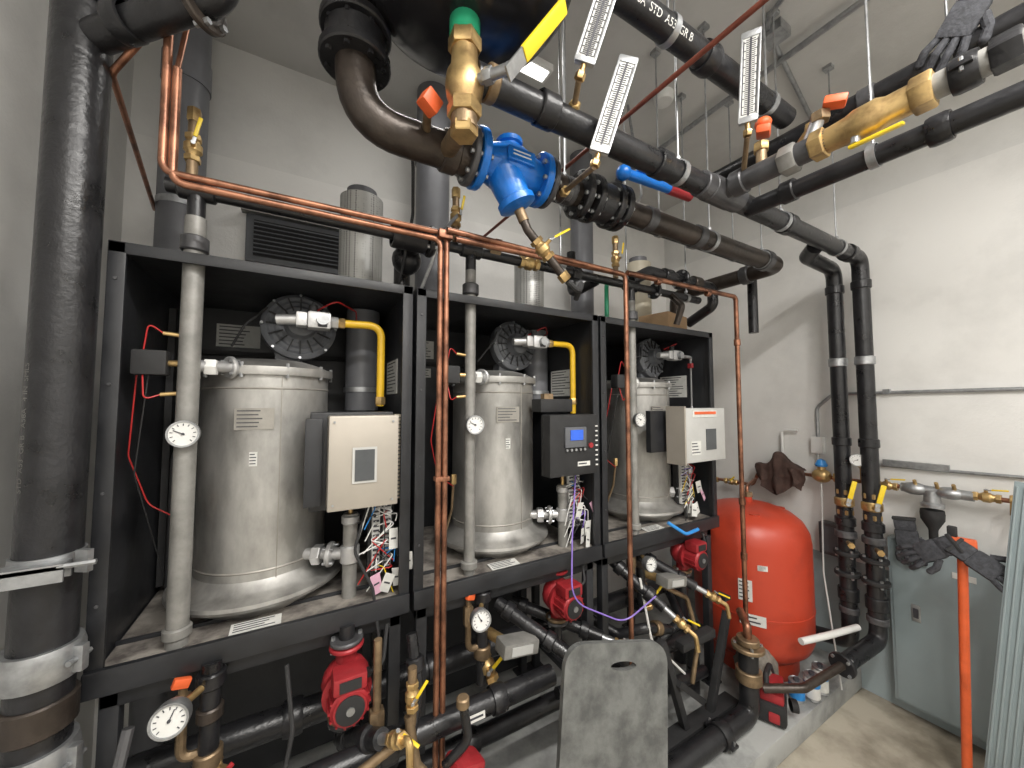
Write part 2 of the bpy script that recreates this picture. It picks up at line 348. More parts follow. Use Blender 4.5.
        g.box((1.90,1.203,1.56),(.085,.004,.11),SCR);g.label((1.77,1.203,1.52),.08,.07,(0,-1,0),4)
        g.box((1.69,1.26,1.585),(.012,.11,.30),BGE);g.box((1.80,1.36,1.6),(.4,.03,.22),BLKC)
        sx=2.0
    g.done('control_panel',P)
    g=G()
    g.box((sx,1.47,1.28),(.09,.03,.26),BLKM)
    for j in range(2):
        g.box((sx-.02+j*.04,1.447,1.28),(.026,.02,.25),WHT)
        for i in range(14):
            z=1.17+i*.017;g.box((sx-.02+j*.04,1.434,z),(.02,.006,.006),INK)
            if random.random()<.95:
                e=V((sx+random.uniform(-.09,.055),1.40,z-random.uniform(.0,.12)))
                g.tube([(sx-.02+j*.04,1.435,z),(sx+random.uniform(-.05,.05),1.395,z+random.uniform(-.02,.03)),e],.0022,random.choice([WHT,WHT,WHT,WHT,BLKM,BLKM,REDW,BLW,PUR,YEL]),.01,6)
    for i in range(5):
        R=(random.uniform(-15,15),random.uniform(-25,25),random.uniform(-25,25));cc=(sx+.02+random.uniform(-.05,.06),1.388-i*.006,1.15+random.uniform(-.04,.16))
        g.box(cc,(.034,.001,.070),PNK if i==2 else PAP,R);g.box(V(cc)+V((0,-.001,0)),(.02,.001,.006),INK,R)
    if kind==2:g.tube([(sx-.02,1.4,1.42),(sx-.10,1.33,1.15),(sx-.17,1.25,.93),(sx+.08,1.2,.80),(sx+.22,1.15,.9)],.0035,PUR,.1,8)
    if kind==3:g.tube([(sx-.3,1.33,1.12),(sx-.22,1.28,1.06),(sx-.12,1.28,1.07)],.009,BLW,.04,10)
    if kind==1:g.tube([(sx-.05,1.42,1.40),(sx-.10,1.38,1.25),(sx-.04,1.36,1.12),(sx-.02,1.33,.95)],.005,BLKM,.06,8)
    g.done('terminal_wiring',P)
    g=G()
    for xx in (x0+.04,x1-.04):
        for yy in (1.40,2.0):
            g.box((xx,yy,.56),(.04,.04,.88),BLKC,bev=.004);g.box((xx,yy,.125),(.09,.09,.01),BLKC)
        g.box((xx,1.7,.98),(.04,.6,.04),BLKC);g.box((xx,1.7,.40),(.03,.6,.03),BLKC)
    g.box((m,1.40,.985),(w-.04,.04,.045),BLKC,bev=.004);g.box((m,2.0,.985),(w-.04,.04,.045),BLKC)
    if kind<3:g.box((m,2.03,.58),(w-.02,.01,.86),BLKC)
    g.done('steel_stand',P)
    return P
boiler(-.455,.345,-.11,1);boiler(.36,1.245,.83,2);boiler(1.26,2.17,1.84,3)

# ---------------------------------------------------------------- lower piping per boiler
def pump(x,y,z,zb=.66,zt=1.035):
    g=G()
    g.cyl((x,y,z+.10),(x,y,zt),.024,BLK);g.cyl((x,y,z-.10),(x,y,zb),.024,BLK)
    for s in (-1,1):
        g.flange((x,y,z+s*.105),(0,0,1),.052,.014,RED if s>0 else BRD,2,GALV,.007);g.flange((x,y,z+s*.122),(0,0,1),.05,.014,GPI,2,GALV,.007)
        g.cyl((x,y,z),(x,y,z+s*.1),.032,RED)
    g.ball((x,y,z),.072,RED,(1,.8,1))
    g.lathe((x,y-.03,z-.01),(0,-1,0),[(0,.07),(.012,.072),(.02,.072),(.022,.055),(.03,.054),(.09,.054),(.095,.048),(.10,.046),(.10,0)],RED,28)
    for i in range(14):
        a=2*math.pi*i/14;g.box((x+.056*math.cos(a),y-.085,z-.01+.056*math.sin(a)),(.006,.07,.006),RED,(0,-math.degrees(a),0))
    g.lathe((x,y-.13,z-.01),(0,-1,0),[(0,.040),(.004,.040),(.005,.032),(.005,0)],BLKM,24);g.lathe((x,y-.135,z-.01),(0,-1,0),[(0,.012),(.004,.012),(.004,0)],GALV,12)
    g.box((x,y-.09,z+.058),(.095,.075,.05),RED,bev=.01);g.box((x,y-.129,z+.058),(.06,.003,.03),BLKM);g.box((x+.05,y-.09,z+.055),(.02,.02,.02),BLKM)
    g.tube([(x+.06,y-.09,z+.055),(x+.10,y-.08,z+.06),(x+.12,y-.03,z+.15)],.006,BLKM,.03,8)
    g.done('circulator_pump')
pump(.145,1.345,.865);pump(1.04,1.42,.88);pump(1.93,1.42,.90)
def supply(xg,yg,zg,rg,i):
    g=G();px=xg+.06;py=yg+.12
    g.tube([(px,py,1.035),(px,py,.66)],.024,BLK,0,16);g.ring((px,py,.99),(0,0,1),.034,.04,BLK);g.ring((px,py,.78),(0,0,1),.033,.045,BRD);g.ring((px,py,.90),(0,0,1),.031,.035,BRN)
    g.cyl((px,py,zg),(xg,yg+.02,zg),.009,BR);g.gauge((xg,yg,zg),(-.1,-1,.12),rg,.03,.4+i*.3)
    if i>0:
        g.box((px+.09,yg+.0,.84),(.15,.075,.05),STN,(0,8,0),.006);g.box((px+.09,yg-.04,.84),(.09,.004,.03),LGR,(0,8,0));g.cyl((px+.03,py,.84),(px+.06,yg+.02,.84),.02,BR)
    g.bvalve((px+.02,py-.01,.72),(.3,-.2,-1),.024,.11,BR,(-.4,-1,.1),(.5,-.2,.6),.10,RED if i==0 else YEL)
    g.hexn((px-.06,py,.93),(0,0,1),.02,.07,BRD);g.cyl((px-.06,py,.96),(px-.06,py,1.0),.010,BRD);g.box((px-.06,py-.02,1.01),(.038,.018,.024),ORG,(0,20,20),.004)
    g.tube([(px-.06,py,.90),(px-.06,py,.80),(px,py,.80)],.012,BRD,.03,10)
    g.done('boiler_supply_valve_assembly')
supply(-.26,1.22,.985,.040,0);supply(.58,1.25,.97,.038,1);supply(1.53,1.30,.95,.036,2)
def branch(a,b,i):
    g=G();a=V(a);b=V(b);d=(b-a).normalized()
    g.cyl(a,b,.026,BLK);g.ring(a+d*.06,d,.035,.04,BLK);g.ring(b-d*.08,d,.035,.04,BLK);g.cyl(b,b+d*.06,.014,GALV,12)
    g.bvalve(b+d*.09,d,.017,.07,BR,(0,-.4,1),(.6,-.7,-.3),.07,YEL);g.tube([b+d*.12,b+d*.16,b+d*.16+V((0,-.01,-.06))],.010,BR,.02,10)
    g.done('boiler_branch_pipe')
branch((.14,1.38,.66),(.22,1.14,.80),0);branch((.72,1.40,.93),(.90,1.16,.80),1);branch((1.62,1.45,.93),(1.80,1.25,.80),2);branch((.90,1.6,.80),(1.20,1.3,.70),3);branch((1.40,1.45,.95),(1.52,1.22,.78),4)
g=G()
g.tube([(-.6,1.20,.72),(.85,1.20,.72)],.036,BLK,0,18)
for x in (-.2,.25,.62):g.coupling((x,1.20,.72),(1,0,0),.036,.05)
g.label((.52,1.163,.72),.07,.022,(0,-1,.1),1);g.done('lower_header_pipe')
g=G()
g.tube([(-.6,1.55,.66),(2.08,1.55,.66),(2.08,1.55,.17)],.045,BLK,.08,18)
for x in (0,.5,1.3,1.7):g.coupling((x,1.55,.66),(1,0,0),.045,.06)
for x in (1.04,1.59,1.93):g.tube([(x,1.42,.67),(x,1.55,.66)],.026,BLK)
g.done('return_header_pipe')
g=G();g.tube([(.2,1.38,.45),(1.95,1.38,.45),(1.95,1.38,.14)],.035,BLK,.06);g.tube([(.95,1.30,.55),(1.35,1.30,.50),(1.75,1.30,.62),(1.9,1.5,.66)],.022,BLK,.06)
g.flange((1.55,1.38,.45),(1,0,0),.06,.02,BLK,4);g.coupling((1.25,1.38,.45),(1,0,0),.035,.05);g.coupling((.6,1.38,.45),(1,0,0),.035,.05);g.tube([(1.45,1.3,.9),(1.5,1.28,.6),(1.7,1.25,.4)],.006,WHT,.1,8)
g.tube([(1.66,1.35,.80),(1.80,1.30,.72),(1.86,1.28,.50),(1.80,1.28,.30)],.012,BRD,.04)
g.tube([(1.30,1.5,.66),(1.40,1.4,.60),(1.48,1.30,.66),(1.66,1.30,.60)],.024,BLK,.05);g.ring((1.56,1.30,.635),(1,0,-.3),.034,.04,BRD);g.done('crossover_pipe')
g=G()
g.tube([(-.3,1.12,.172),(2.03,1.12,.172),(2.03,1.12,.50)],.046,BLK,.07,20)
for x in (.6,1.1,1.78):g.coupling((x,1.12,.172),(1,0,0),.046,.06,None,(0,1,.2))
g.ring((2.03,1.12,.36),(0,0,1),.06,.06,BRD);g.flange((2.03,1.12,.50),(0,0,1),.075,.02,BRD,4);g.ring((2.03,1.12,.53),(0,0,1),.052,.03,BRD)
g.tube([(2.03,1.12,.54),(2.03,1.12,.60),(2.11,1.20,.62)],.02,CU,.02)
g.tube([(1.2,1.3,.66),(1.6,1.28,.35),(2.0,1.35,.25)],.03,BLK,.08)
g.done('floor_header_pipe')
g=G()
for xx in (1.62,1.95):
    g.box((xx,1.24,.33),(.035,.035,.60),BLKM,(0,(xx-1.78)*120,0),.004)
g.box((1.78,1.24,.55),(.26,.05,.04),BLKM,bev=.004);g.box((1.78,1.24,.14),(.6,.08,.04),BLKM,bev=.004);g.box((1.7,1.22,.33),(.24,.03,.03),BLKM,(0,40,0))
g.box((2.02,1.24,.70),(.05,.06,.02),BLKM);g.done('pipe_support_stand')
g=G()
g.tube([(-.20,1.18,.62),(.06,1.14,.70),(.30,1.12,.80),(.30,1.12,.98)],.013,BRD,.05,12)
g.bvalve((.30,1.12,.90),(0,0,1),.016,.08,BR,(-.2,-1,0),(.4,-.1,.6),.07,YEL);g.tube([(.29,1.12,.85),(.31,1.10,.72),(.36,1.08,.66)],.013,BRD,.04)
g.bvalve((.36,1.08,.66),(.5,-.2,-.6),.016,.08,BR,(0,-1,.2),(.7,-.1,.4),.07,YEL)
g.tube([(.45,1.1,.84),(.47,1.1,.72),(.40,1.12,.66)],.014,BLK,.05);g.ring((.45,1.1,.84),(0,0,1),.020,.03,BRD)
g.tube([(-.02,1.28,1.0),(.0,1.22,.85),(-.05,1.15,.62)],.006,BLKM,.1,8)
g.tube([(-.34,1.25,.98),(-.36,1.2,.8),(-.3,1.15,.62)],.012,GPI,.05,8);g.tube([(-.08,1.22,.60),(.02,1.18,.66),(.12,1.2,.60)],.02,GPI,.05,10)
g.box((.46,1.12,.62),(.11,.08,.08),RED,(0,20,10),.015);g.cyl((.46,1.08,.62),(.46,1.05,.62),.03,BLKM)
g.hexn((.22,1.22,.80),(0,0,1),.024,.05,BRD);g.tube([(.22,1.22,.72),(.22,1.22,1.03)],.012,BRD)
g.tube([(.33,1.25,1.0),(.34,1.2,.85),(.30,1.15,.75)],.018,BLK,.04,10);g.ring((.335,1.22,.92),(.1,-.2,-1),.028,.04,BLK)
g.bvalve((.05,1.10,.70),(1,0,.2),.018,.08,BR,(0,-.6,.8),(-.8,-.3,.2),.08,RED)
g.done('condensate_drain_piping')

# ---------------------------------------------------------------- flues & collars
def flue(name,x,y,r,z0,z1,mt):
    g=G();g.lathe((x,y,z0),(0,0,1),[(0,0),(0,r),(z1-z0,r),(z1-z0,0)],mt,36)
    g.lathe((x,y,3.20),(0,0,1),[(0,r),(0,r*1.07),(.12,r*1.07),(.12,r)],mt,36);g.lathe((x,y,2.62),(0,0,1),[(0,r),(0,r*1.03),(.03,r*1.03),(.03,r)],GALV,36);g.done(name)
flue('flue_pipe',-.50,2.15,.083,.12,HC,PVC);flue('flue_pipe',.66,2.15,.10,.12,HC,PVC);flue('flue_pipe',1.83,2.15,.085,2.19,HC,PVC)
def collar(x,y,r,z1,mt):
    g=G();g.lathe((x,y,2.182),(0,0,1),[(0,0),(0,r+.02),(.01,r+.02),(.012,r),(z1-2.182,r),(z1-2.182,r-.006),(z1-2.19,r-.006)],mt,36);g.lathe((x,y,2.20),(0,0,1),[(0,r*.7),(z1-2.16,r*.7),(z1-2.16,0)],PVC,28);g.done('air_intake_collar')
collar(.215,1.78,.092,2.68,PERF);collar(1.12,1.78,.085,2.56,PERF);collar(2.02,1.78,.085,2.72,CRM)
g=G();g.box((.03,2.335,2.62),(.62,.03,.25),DGR,bev=.004);g.box((.03,2.318,2.62),(.55,.01,.19),BLKM)
for i in range(8):g.box((.03,2.308,2.54+i*.023),(.55,.02,.004),DGR,(35,0,0))
g.box((.03,2.31,2.755),(.66,.05,.02),STN);g.done('wall_louver')
g=G();g.box((2.02,1.80,2.25),(.26,.2,.13),CAR,(0,0,12),.004);g.box((2.0,1.697,2.25),(.05,.002,.05),PAP,(0,0,12));o=g.done('cardboard_box');o.location=(.02,-.20,0)

# ---------------------------------------------------------------- copper lines
g=G()
g.tube([(-.318,1.20,3.4),(-.318,1.20,2.325),(.420,1.20,2.335),(.420,1.20,.02)],.0095,CU,.03)
g.tube([(-.298,1.20,2.60),(-.298,1.20,2.303),(.398,1.20,2.310),(.398,1.20,.02)],.0095,CU,.03)
g.tube([(-.6,2.2,2.62),(-.45,1.3,2.60),(-.318,1.20,2.75)],.008,CU,.03);g.ring((-.318,1.20,2.78),(0,0,1),.014,.03,CU);g.tube([(-.298,1.20,2.60),(-.29,1.23,2.75),(-.33,1.3,3.5)],.006,CU,.03)
g.box((.41,1.20,1.5),(.05,.03,.015),CU,bev=.003)
g.done('copper_tubing')
g=G()
g.tube([(.41,1.17,2.335),(1.278,1.20,2.342),(1.278,1.20,.13)],.0105,CU,.03);g.tube([(.44,1.17,2.31),(1.302,1.22,2.35),(1.302,1.22,.13)],.0105,CU,.03)
g.tube([(1.29,1.20,2.352),(2.165,1.20,2.365),(2.165,1.20,.30)],.0125,CU,.03)
for x in (.62,1.5,1.9):g.ring((x,1.20,2.345),(1,0,0),.016,.03,CU)
for z in (2.1,1.2,.9):g.ring((2.165,1.20,z),(0,0,1),.017,.04,CU)
g.box((.41,1.19,2.325),(.05,.03,.03),CU,bev=.004);g.done('copper_tubing')
g=G();g.tube([(-.36,1.40,2.385),(2.12,1.40,2.385)],.021,BLK,0,16)
for gx in (-.29,.595,1.53):
    g.ring((gx,1.40,2.385),(1,0,0),.030,.09,BLK);g.cyl((gx,1.40,2.30),(gx,1.40,2.37),.022,BLK)
for gx in (-.30,.52,1.40):
    g.cyl((gx,1.38,2.40),(gx,1.38,2.58),.014,BRD);g.bvalve((gx,1.38,2.50),(0,0,1),.018,.08,BR,(.2,-1,0),(.2,0,1),.08,YEL)
    g.hexn((gx,1.38,2.60),(0,0,1),.018,.04,BR)
g.coupling((.30,1.40,2.385),(1,0,0),.04,.05);g.ring((.36,1.40,2.385),(1,0,0),.05,.09,BLK);g.flange((.42,1.40,2.385),(1,0,0),.06,.02,BLK,4)
g.tube([(.36,1.42,2.38),(.36,1.60,2.36),(.36,1.60,2.19)],.035,BLK,.05);g.ball((.36,1.52,2.34),.06,BLK)
g.tube([(1.30,1.42,2.38),(1.30,1.62,2.36),(1.30,1.62,2.60)],.025,BLK,.05);g.tube([(1.45,1.5,2.2),(1.45,1.5,2.42),(1.6,1.6,2.46)],.012,GRN,.05)
g.tube([(.32,1.5,2.2),(.34,1.35,2.45),(.30,1.2,2.62),(.22,1.3,2.75),(.2,1.5,3.0)],.006,BLKM,.1,8);g.tube([(.40,1.45,2.2),(.46,1.35,2.42),(.52,1.36,2.5)],.007,GALV,.08,8)
g.hexn((.70,1.40,2.40),(1,0,0),.03,.05,BRD);g.bvalve((.88,1.40,2.385),(1,0,0),.024,.10,BR,(0,-.5,1),(1,0,.1),.10,YEL)
g.hexn((1.15,1.40,2.385),(1,0,0),.032,.05,BLK);g.flange((1.72,1.40,2.385),(1,0,0),.045,.018,BLK,4);g.tube([(1.85,1.4,2.385),(1.85,1.32,2.30),(1.85,1.36,2.2)],.018,BRN,.03)
g.done('gas_header_pipe')

# ---------------------------------------------------------------- left foreground pipe
g=G();g.cyl((-.505,1.30,0),(-.505,1.30,HC),.054,BLK,36)
g.coupling((-.505,1.30,1.16),(0,0,1),.054,.075,GALV,(1,-.35,0));g.coupling((-.505,1.30,.93),(0,0,1),.054,.09,GALV,(1,-.35,0));g.ring((-.505,1.30,1.045),(0,0,1),.062,.07,BRN)
g.coupling((-.505,1.30,2.78),(0,0,1),.054,.07)
pipe_text(g,'STD  A53  GR B   A58A   4 IN  SMLS',(-.505,1.30,1.55),(0,0,1),.054,-.62,.019,STN)
g.done('large_black_riser_pipe')
g=G();g.tube([(-.50,1.30,2.66),(-.30,1.14,2.695),(-.2,1.07,2.72),(-.12,1.0,3.0)],.036,BLK,.06,20)
g.flange((-.235,1.10,2.712),(1,-.8,.1),.062,.018,BRN,6);g.coupling((-.4,1.21,2.68),(1,-.8,.1),.036,.045);g.done('branch_elbow_pipe')
g=G()
g.box((-.60,1.235,1.39),(.30,.04,.012),GALV);g.box((-.60,1.218,1.375),(.30,.006,.035),GALV);g.box((-.60,1.252,1.375),(.30,.006,.035),GALV)
g.lathe((-.505,1.30,1.37),(0,0,1),[(0,.055),(0,.060),(.035,.060),(.035,.055)],GALV,32)
g.box((-.43,1.25,1.388),(.03,.012,.05),GALV,(0,0,-30));g.cyl((-.46,1.22,1.39),(-.40,1.22,1.39),.006,GALV,6)
g.done('strut_pipe_clamp')
g=G();g.tube([(-.73,1.80,.15),(-.73,1.80,HC-.02)],.010,GALV)
for z in (.9,1.8,2.6):g.box((-.735,1.80,z),(.02,.05,.02),GALV)
g.done('electrical_conduit')

# ---------------------------------------------------------------- black tank + brass valve
g=G();tx,ty=.345,.86
g.lathe((tx,ty,2.745),(0,0,1),[(0,0),(0,.05),(.002,.08),(.010,.13),(.024,.18),(.046,.225),(.075,.262),(.115,.290),(.17,.305),(.23,.31),(.70,.31),(.76,.30),(.80,.26),(.82,.18),(.83,0)],TNK,72)
g.cyl((tx,ty,2.70),(tx,ty,2.75),.040,GRN,24)
for s in (-1,1):g.cyl((tx+s*.18,ty+.1,3.5),(tx+s*.18,ty+.1,HC),.008,GALV,8)
g.done('suspended_air_separator_tank')
g=G()
g.hexn((tx,ty,2.685),(0,0,1),.044,.04,BR);g.lathe((tx,ty,2.50),(0,0,1),[(0,.034),(.02,.036),(.04,.046),(.07,.050),(.10,.046),(.12,.036),(.165,.034)],BR,28)
g.hexn((tx,ty,2.505),(0,0,1),.045,.035,BR);g.cyl((tx,ty,2.455),(tx,ty,2.49),.034,BRD);g.hexn((tx,ty,2.45),(0,0,1),.036,.03,BR)
g.cyl((tx,ty,2.575),(tx+.075,ty-.12,2.56),.013,GALV);g.hexn((tx+.04,ty-.06,2.57),(.5,-.8,-.1),.02,.025,GALV);g.hexn((tx+.072,ty-.115,2.56),(.5,-.8,-.1),.015,.02,GALV)
h0=V((.42,.735,2.555));h1=V((.545,.70,2.745));hd=(h1-h0).normalized();st=V((.5,-.8,-.25));st=(st-hd*st.dot(hd)).normalized();s2=st.cross(hd)
R=Matrix((hd,s2,st)).transposed()
g.box(h0+hd*.02,(.09,.034,.005),GALV,R);g.box(h0+hd*.14,(.19,.036,.012),YEL,R,.005)
g.cyl((tx,ty,2.47),(tx+.02,1.05,2.52),.026,BRD)
g.box((.275,.93,2.55),(.05,.04,.045),ORG,(10,25,20),.006);g.cyl((.275,.95,2.55),(.30,1.05,2.54),.012,BRD)
g.done('brass_tank_valve')

# ---------------------------------------------------------------- pipe M line
yM,zM=1.07,2.545
g=G()
g.tube([(.10,yM,2.86),(.11,yM,zM-.015),(.44,yM,zM-.01)],.053,BRN,.13,28)
g.flange((.105,yM,2.70),(0,0,1),.094,.026,BLK,8,BLK);g.flange((.105,yM,2.79),(0,0,1),.094,.026,BLK,8,BLK);g.ring((.105,yM,2.745),(0,0,1),.080,.06,BLK)
g.ring((.38,yM,zM-.01),(1,0,0),.062,.05,BRN)
g.tube([(.78,yM,zM),(2.38,yM,zM),(2.38,1.75,zM),(2.38,1.75,2.2)],.045,BRN,.08,24)
for x,r in ((.84,.05),(1.28,.052),(1.62,.052),(2.22,.056)):g.ring((x,yM,zM),(1,0,0),r,.05,GPI)
for x in (.90,.955,1.06,1.10):g.flange((x,yM,zM),(1,0,0),.088,.026,BLK,8)
g.ring((1.01,yM,zM),(1,0,0),.074,.07,BLK)
g.ring((2.38,1.25,zM),(0,1,0),.056,.05,GPI)
g.done('main_supply_pipe')
g=G()
g.flange((.475,yM,zM),(1,0,0),.094,.026,BLU,8);g.flange((.715,yM,zM),(1,0,0),.09,.026,BLU,8);g.flange((.445,yM,zM),(1,0,0),.09,.02,GPI,8);g.flange((.745,yM,zM),(1,0,0),.086,.02,GPI,8)
g.lathe((.485,yM,zM),(1,0,0),[(0,.055),(.03,.062),(.08,.080),(.13,.080),(.19,.062),(.22,.055)],BLU,32)
d=V((.45,-.10,-1)).normalized();c0=V((.555,yM-.01,zM))
g.lathe(c0,d,[(.0,.062),(.06,.06),(.12,.054),(.125,.064),(.145,.064),(.15,.05),(.158,.02),(.158,0)],BLU,24)
g.box((.595,yM-.082,zM+.0),(.10,.012,.045),BLU,bev=.004);g.label((.595,yM-.0895,zM),.08,.03,(0,-1,0),2,BLU,WHT)
g.lathe((.595,yM,zM+.05),(0,0,1),[(0,.04),(.03,.038),(.035,.046),(.05,.046),(.052,0)],BLU,20)
o=c0+d*.16
g.done('blue_check_valve')
g=G();d2=V((.75,-.1,-.78)).normalized()
g.cyl(o-d*.02,o+d*.04,.018,BRD,12);g.tube([o+d*.03,o+d*.07,o+d*.07+d2*.20],.015,BRN,.03,12)
g.bvalve(o+d*.07+d2*.08,d2,.02,.08,BR,(.3,-.6,.6),(.75,0,.5),.10,YEL);g.hexn(o+d*.07+d2*.2,d2,.02,.03,BR)
q=o+d*.07+d2*.22;g.tube([q,q+V((.05,0,-.03)),q+V((.09,.03,.02)),q+V((.12,.1,-.02))],.011,BLKM,.03,10);g.done('strainer_blowdown_valve')
g=G();g.cyl((1.08,1.06,2.60),(1.08,1.03,2.66),.016,GPI);g.cyl((1.07,1.01,2.655),(1.33,1.0,2.66),.019,BLU);g.ball((1.075,1.01,2.655),.03,BLU)
g.cyl((1.33,1.0,2.66),(1.47,1.0,2.665),.021,RED);g.box((1.2,1.0,2.68),(.12,.02,.012),BLU,bev=.003);g.done('butterfly_valve_lever')

# ---------------------------------------------------------------- pipe A, B, C, D, E
yA,zA=.86,2.61
g=G()
g.tube([(.375,yA+.005,zA),(2.86,yA,zA),(2.86,yA,.42),(2.50,.90,.38)],.040,BLK,.065,24)
g.ring((.42,yA,zA),(1,0,0),.046,.03,BRD);g.flange((2.50,.90,.38),(1,-.1,.1),.06,.02,BLK,4);g.tube([(2.50,.90,.38),(2.2,.95,.34),(2.08,1.08,.30)],.020,BRN,.04)
for x,mm in ((.60,BLK),(1.1,BLK),(1.36,GPI),(1.56,GPI),(2.0,BLK),(2.70,BLK)):g.ring((x,yA,zA),(1,0,0),.048,.06,mm)
g.ring((1.46,yA,zA),(1,0,0),.051,.16,GPI)
for z in (2.45,2.0,1.52):g.ring((2.86,yA,z),(0,0,1),.047,.05,BLK if z!=2.0 else GALV)
pipe_text(g,'STD A53 GR B  2 IN',(2.86,yA,1.7),(0,0,1),.040,-2.3,.03,STN)
g.done('heating_return_pipe')
g=G()
g.tube([(2.40,.90,zA-.01),(2.5,.98,zA-.02),(2.86,.985,zA-.03),(2.86,.985,.34),(2.86,1.3,.28)],.040,BLK,.075,24)
for z in (2.45,2.0,1.52):g.ring((2.86,.985,z),(0,0,1),.047,.05,BLK if z!=2.0 else GALV)
g.done('heating_supply_pipe')
for yy in (.985,.86):
    g=G();z=1.16
    g.bvalve((2.86,yy,z),(0,0,1),.038,.15,BR,(-.8,-.5,0),(.15,-.2,1),.14,YEL,.024);g.ring((2.86,yy,1.045),(0,0,1),.05,.05,BLK);g.flange((2.86,yy,.86),(0,0,1),.062,.025,BLKM,4)
    g.ring((2.86,yy,.97),(0,0,1),.052,.04,GPI);g.flange((2.86,yy,.74),(0,0,1),.062,.025,BLKM,4);g.ring((2.86,yy,.62),(0,0,1),.050,.07,BLK);g.ring((2.86,yy,.53),(0,0,1),.048,.035,GPI)
    g.cyl((2.86,yy,.93),(2.78,yy-.05,.93),.011,BRD);g.hexn((2.78,yy-.05,.93),(1,.5,0),.018,.02,BR)
    g.done('isolation_valve')
g=G();X=1.46
g.tube([(X,yA-.02,zA),(X,.50,zA-.01)],.038,GPI,0,24);g.ring((X,.78,zA),(0,1,0),.048,.05,GPI);g.hexn((X,.61,zA-.01),(0,1,0),.05,.05,STN)
dy=-.02
g.hexn((X,.545+dy,zA-.01),(0,1,0),.048,.04,BR);g.lathe((X,.54+dy,zA-.01),(0,-1,0),[(0,.038),(.03,.038),(.07,.041),(.09,.048),(.14,.049),(.16,.040),(.22,.040)],BR,28);g.hexn((X,.31+dy,zA-.01),(0,1,0),.050,.045,BR)
g.tube([(X,.28,zA-.01),(X,-.25,zA-.02)],.034,STN,0,20);g.coupling((X,.215,zA-.012),(0,1,0),.036,.05,BLK,(1,0,0));g.hexn((X,.15,zA-.01),(0,1,0),.044,.05,BLK);g.coupling((X,.08,zA-.012),(0,1,0),.04,.05,GALV)
g.cyl((X,.43,zA),(X-.02,.43,zA-.075),.012,GALV);g.box((X-.02,.385,zA-.078),(.026,.12,.010),YEL,(0,-15,0),.004)
g.cyl((X,.70,zA),(X,.70,2.72),.018,BRD);g.hexn((X,.70,2.70),(0,0,1),.026,.03,BR);g.box((X,.69,2.755),(.08,.045,.028),ORG,(10,-12,25),.008);g.ball((X,.69,2.785),.028,ORG,(1,1,.8))
g.cyl((X,.56,zA),(X,.52,2.70),.020,GALV,12);g.hexn((X,.52,2.69),(0,0,1),.028,.03,BRD);g.box((X,.48,2.715),(.045,.06,.026),ORG,(15,0,25),.006)
g.cyl((X+.03,.62,zA),(X+.05,.56,2.70),.018,BR,12);g.hexn((X+.05,.56,2.70),(0,0,1),.024,.03,BR)
g.done('brass_isolation_valve_line')
g=G();g.tube([(1.66,yA,zA-.02),(1.66,-.3,zA-.04)],.034,BLK,0,20)
g.ring((1.66,.70,zA-.02),(0,1,0),.043,.05,BLK);g.coupling((1.66,.3,zA-.03),(0,1,0),.036,.05);g.done('black_overhead_pipe')
g=G();g.tube([(.68,.74,2.955),(1.75,.74,2.955)],.040,BLK,0,24);g.coupling((1.2,.74,2.955),(1,0,0),.040,.06)
pipe_text(g,'USA  STD  A53  GR B',(.80,.74,2.955),(1,0,0),.040,-2.4,.03,PAP);g.done('black_overhead_pipe')
g=G();g.tube([(1.82,1.1,2.90),(1.82,-.3,2.88)],.038,BLK,0,20);g.ring((1.82,.5,2.89),(0,1,0),.046,.05,GPI);g.done('black_overhead_pipe')
g=G();g.tube([(.965,2.2,2.80),(1.05,-.4,2.80)],.0085,RPI,0,12);g.ring((.985,1.5,2.80),(0,1,0),.013,.03,RPI);g.done('red_sprinkler_tube')
g=G();g.tube([(.60,1.28,2.66),(2.5,1.28,2.66),(2.5,1.28,2.2)],.028,BLK,.05);g.ring((1.1,1.28,2.66),(1,0,0),.036,.05,BLK);g.ring((1.9,1.28,2.66),(1,0,0),.036,.05,GALV);g.done('black_overhead_pipe')
g=G();g.tube([(1.55,1.42,2.42),(1.7,1.42,2.50),(2.3,1.42,2.50),(2.3,1.42,2.38),(2.3,1.6,2.30)],.032,BLK,.05)
g.ring((1.85,1.42,2.50),(1,0,0),.042,.07,BLK);g.ring((2.12,1.42,2.50),(1,0,0),.042,.07,BRN);g.flange((1.98,1.42,2.50),(1,0,0),.06,.02,BLK,4);g.done('boiler_manifold_pipe')

g=G()
def hang(x,y,z,r):
    g.cyl((x,y,z+r),(x,y,HC),.004,GALV,8)
    g.lathe((x-.012,y,z),(1,0,0),[(0,r),(0,r+.004),(.024,r+.004),(.024,r)],GALV,24);g.hexn((x,y,z+r+.015),(0,0,1),.010,.012,GALV);g.box((x,y,HC-.01),(.04,.04,.02),GALV)
for x in (.83,1.72,2.2):hang(x,yM,zM,.046)
for x in (1.20,1.95,2.55):hang(x,yA,zA,.041)
for x in (1.0,1.62,2.3):hang(x,1.28,2.66,.029)
for x in (1.06,1.5,2.0):hang(x,1.40,2.385,.022)
for x in (1.0,1.6):hang(x,.74,2.955,.041)
g.done('pipe_hanger_rods')
g=G()
for x,y,z in ((1.66,.45,2.585),(1.66,.1,2.58),(1.82,.3,2.89)):
    g.cyl((x,y,z+.036),(x,y,HC),.004,GALV,8);g.lathe((x,y-.012,z),(0,1,0),[(0,.037),(0,.041),(.024,.041),(.024,.037)],GALV,24)
g.done('pipe_hanger_rods')
g=G();zc=HC-.02
g.tube([(1.2,-.8,zc),(1.95,.9,zc),(3.02,1.1,zc)],.012,GALV,.15)
g.tube([(2.2,-.8,zc-.02),(2.25,2.3,zc-.02)],.016,GALV)
